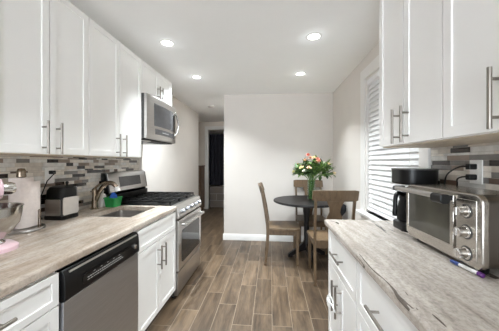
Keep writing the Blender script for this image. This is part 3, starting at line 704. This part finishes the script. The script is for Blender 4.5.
TX, TY = .517, 3.50
t = thing('dining_table', 'round black pedestal dining table', 'table', (TX, TY, 0), math.radians(14))
obj('tabletop', MB().lathe([(.40, .764), (.455, .768), (.472, .778), (.472, .792), (.466, .800), (.001, .800)], seg=72), 'blacktable', t)
obj('top_support', MB().box(-.25, .25, -.04, .04, .735, .766).box(-.04, .04, -.25, .25, .735, .766), 'blacktable', t, .004)
obj('column', MB().lathe([(.05, .10), (.05, .20), (.038, .23), (.036, .50), (.045, .60), (.05, .64), (.05, .736)], seg=28), 'blacktable', t)
for k in range(4):
    mb = MB(); mb.prism([(.0, .09), (.0, .20), (.05, .195), (.16, .11), (.26, .055), (.275, .04), (.275, 0), (.22, 0), (.21, .025), (.10, .07)], 'y', -.022, .022); mb.xf(Matrix.Rotation(k * PI / 2, 4, 'Z')); obj('foot', mb, 'blacktable', t, .004)

VX, VY, VZ = .585, 3.50, .8005
t = thing('flower_vase', 'clear glass cylinder vase holding the bouquet on the black table', 'vase', (VX, VY, VZ))
obj('vessel', MB().lathe([(.048, 0), (.052, .004), (.056, .27), (.0535, .27), (.049, .012), (.001, .010)], seg=36, cap=False), 'vaseglass', t)
obj('water', MB().lathe([(.047, .0115), (.0505, .13), (.001, .13)], seg=32), 'vaseglass', t)
t = thing('flower_bouquet', 'mixed bouquet of cream, peach and coral flowers with green leaves in the vase', 'flowers', (VX, VY, VZ + .014))
rb = random.Random(11)
sm = MB(); lm = MB(); lm2 = MB(); heads = []
def leaf(mb, p, d, L, W, up=Vector((0, 0, 1))):
    d = d.normalized(); sd_ = d.cross(up)
    if sd_.length < .05: sd_ = Vector((1, 0, 0))
    sd_.normalize(); nn = sd_.cross(d).normalized(); p = Vector(p); bend = rb.uniform(-.25, .1) * L
    prof = [(0, .08), (.2, .7), (.45, 1), (.7, .75), (.9, .3), (1, .04)]; R = []
    for s1, w_ in prof:
        q = p + d * (L * s1) + nn * (bend * s1 * s1); ww = W * w_ / 2
        R.append([q - sd_ * ww + nn * ww * .3, q - nn * .0006, q + sd_ * ww + nn * ww * .3, q + nn * .0008])
    mb.rings(R)
for k in range(34):
    a = k * 2.39996 + rb.uniform(-.25, .25); ro = .25 * math.sqrt((k + .5) / 34); bx, by = rb.uniform(-.03, .03), rb.uniform(-.03, .03)
    top = Vector((math.cos(a) * ro * 1.25 + .03, math.sin(a) * ro * .85, .53 - 2.6 * ro * ro + rb.uniform(-.06, .06)))
    mid = Vector((bx * .4 + top.x * .15, by * .4 + top.y * .15, .27))
    pts = smoothp([(bx, by, .003), tuple(mid), tuple(mid.lerp(top, .55) + Vector((0, 0, .03))), tuple(top)], 4); sm.tube(pts, .0032, 6)
    heads.append(top)
    for q in range(13):
        u = rb.uniform(.42, 1.0); bp = Vector(pts[min(len(pts) - 1, int(4 + u * (len(pts) - 5)))])
        dd = Vector((rb.uniform(-1, 1), rb.uniform(-1, 1), rb.uniform(-.45, .75))) + Vector((top.x, top.y, 0)) * 3
        leaf(lm if rb.random() < .6 else lm2, bp, dd, rb.uniform(.07, .125), rb.uniform(.03, .055))
# tall grassy sprays
for k in range(12):
    a = rb.uniform(-.7, .9); d = Vector((math.cos(a) * rb.uniform(.35, .9), math.sin(a) * .4, .7)); leaf(lm2, (d.x * .1, d.y * .1, .42), d, rb.uniform(.16, .27), .012)
obj('stems', sm, 'stem', t); obj('leaves', lm, 'leaf', t); obj('dark_leaves', lm2, 'leafdark', t)
cols = ['cream', 'cream', 'peach', 'cream', 'petalwhite', 'coral']
def flower(p, r, col):
    mb = MB(); p = Vector(p); ax = (Vector((p.x, p.y, .25))).normalized(); e1 = ax.cross(Vector((0, 0, 1)));
    if e1.length < .05: e1 = Vector((1, 0, 0))
    e1.normalize(); e2 = ax.cross(e1)
    for ring, (n, tiltv, ln) in enumerate(((7, .35, 1.0), (6, .75, .85), (5, 1.15, .7))):
        for q in range(n):
            aa = 2 * PI * q / n + ring * .4; out = e1 * math.cos(aa) + e2 * math.sin(aa)
            leaf(mb, p + ax * (ring * r * .12), out * math.cos(tiltv) + ax * math.sin(tiltv), r * ln, r * .75, ax)
    mb.ball(tuple(p + ax * r * .2), r * .28, 8); obj('flower', mb, col, t)
for k, h in enumerate(heads):
    if k % 2 == 0: flower(h + Vector((0, 0, .012)), rb.uniform(.030, .044), cols[(k // 2) % 6])
flower((-.05, -.04, .615), .045, 'coral'); flower((-.02, -.06, .575), .040, 'peach'); flower((.07, -.06, .56), .042, 'coral'); flower((.05, -.10, .52), .04, 'peach')

# dark bag hung on the table edge
t = thing('cloth_bag', 'black cloth bag hanging from the table edge behind the nearest chair', 'bag', (TX + .455, TY - .13, 0))
mb = MB(); R = []
for z, a, b in ((.775, .030, .012), (.75, .068, .026), (.71, .075, .034), (.66, .058, .034), (.62, .03, .024), (.585, .012, .012)):
    R.append([(a * math.cos(2 * PI * k / 16) * (1 + .15 * math.sin(3 * k + z * 40)) - (.8 - z) * .10 - .012, b * math.sin(2 * PI * k / 16) - .03 , z) for k in range(16)])
mb.rings(R); obj('pouch', mb, 'cloth', t)
obj('strap', MB().tube([(-.03, -.03, .775), (-.06, .02, .808), (-.03, .04, .806), (.0, -.03, .775)], .006, 8), 'cloth', t)

# ------------------------------------------------------------------ hallway and bathroom beyond
t = thing('bathtub', 'tiled bathtub front seen through the hallway doorway', 'bathtub', (-1.4, 7.05, 0))
obj('tiled_front', MB().box(-.55, .75, 0, .08, 0, .58), 'tubtile', t); obj('tub_rim', MB().box(-.55, .75, -.01, .12, .58, .61), 'tubtile', t, .004)
obj('tub_wall', MB().box(-.55, .75, .10, .78, 0, .12), 'tubtile', t)
t = thing('shower_curtain', 'dark navy shower curtain hanging behind the tub front', 'curtain', (-1.4, 7.20, 2.22))
mb = MB(); A = []; B = []
for k in range(90):
    x = -.55 + 1.28 * k / 89; y = .022 * math.sin(k * .9) + .008 * math.sin(k * .37); A.append((x, y)); B.append((x, y + .004))
mb.prism(A + B[::-1], 'z', -1.58, -.02); obj('curtain', mb, 'curtain', t); obj('rod', MB().tube([(-1.2, 0, 0), (.8, 0, 0)], .012, 10), 'nickel', t)
t = thing('hall_cabinet', 'narrow brown wooden cabinet at the end of the hallway', 'cabinet', (-2.12, 6.55, 0))
obj('carcass', MB().box(-.24, .24, -.18, .2, .06, 1.22).box(-.22, .22, -.15, .18, 0, .06), 'brownwood', t, .004); obj('top', MB().box(-.26, .26, -.2, .2, 1.22, 1.25), 'brownwood', t, .004)
dr = obj('door', MB().box(-.225, .225, -.20, -.181, .09, 1.19), 'brownwood', t, .003); obj('knob', MB().ball((.19, -.215, .75), .015), 'nickel', dr)
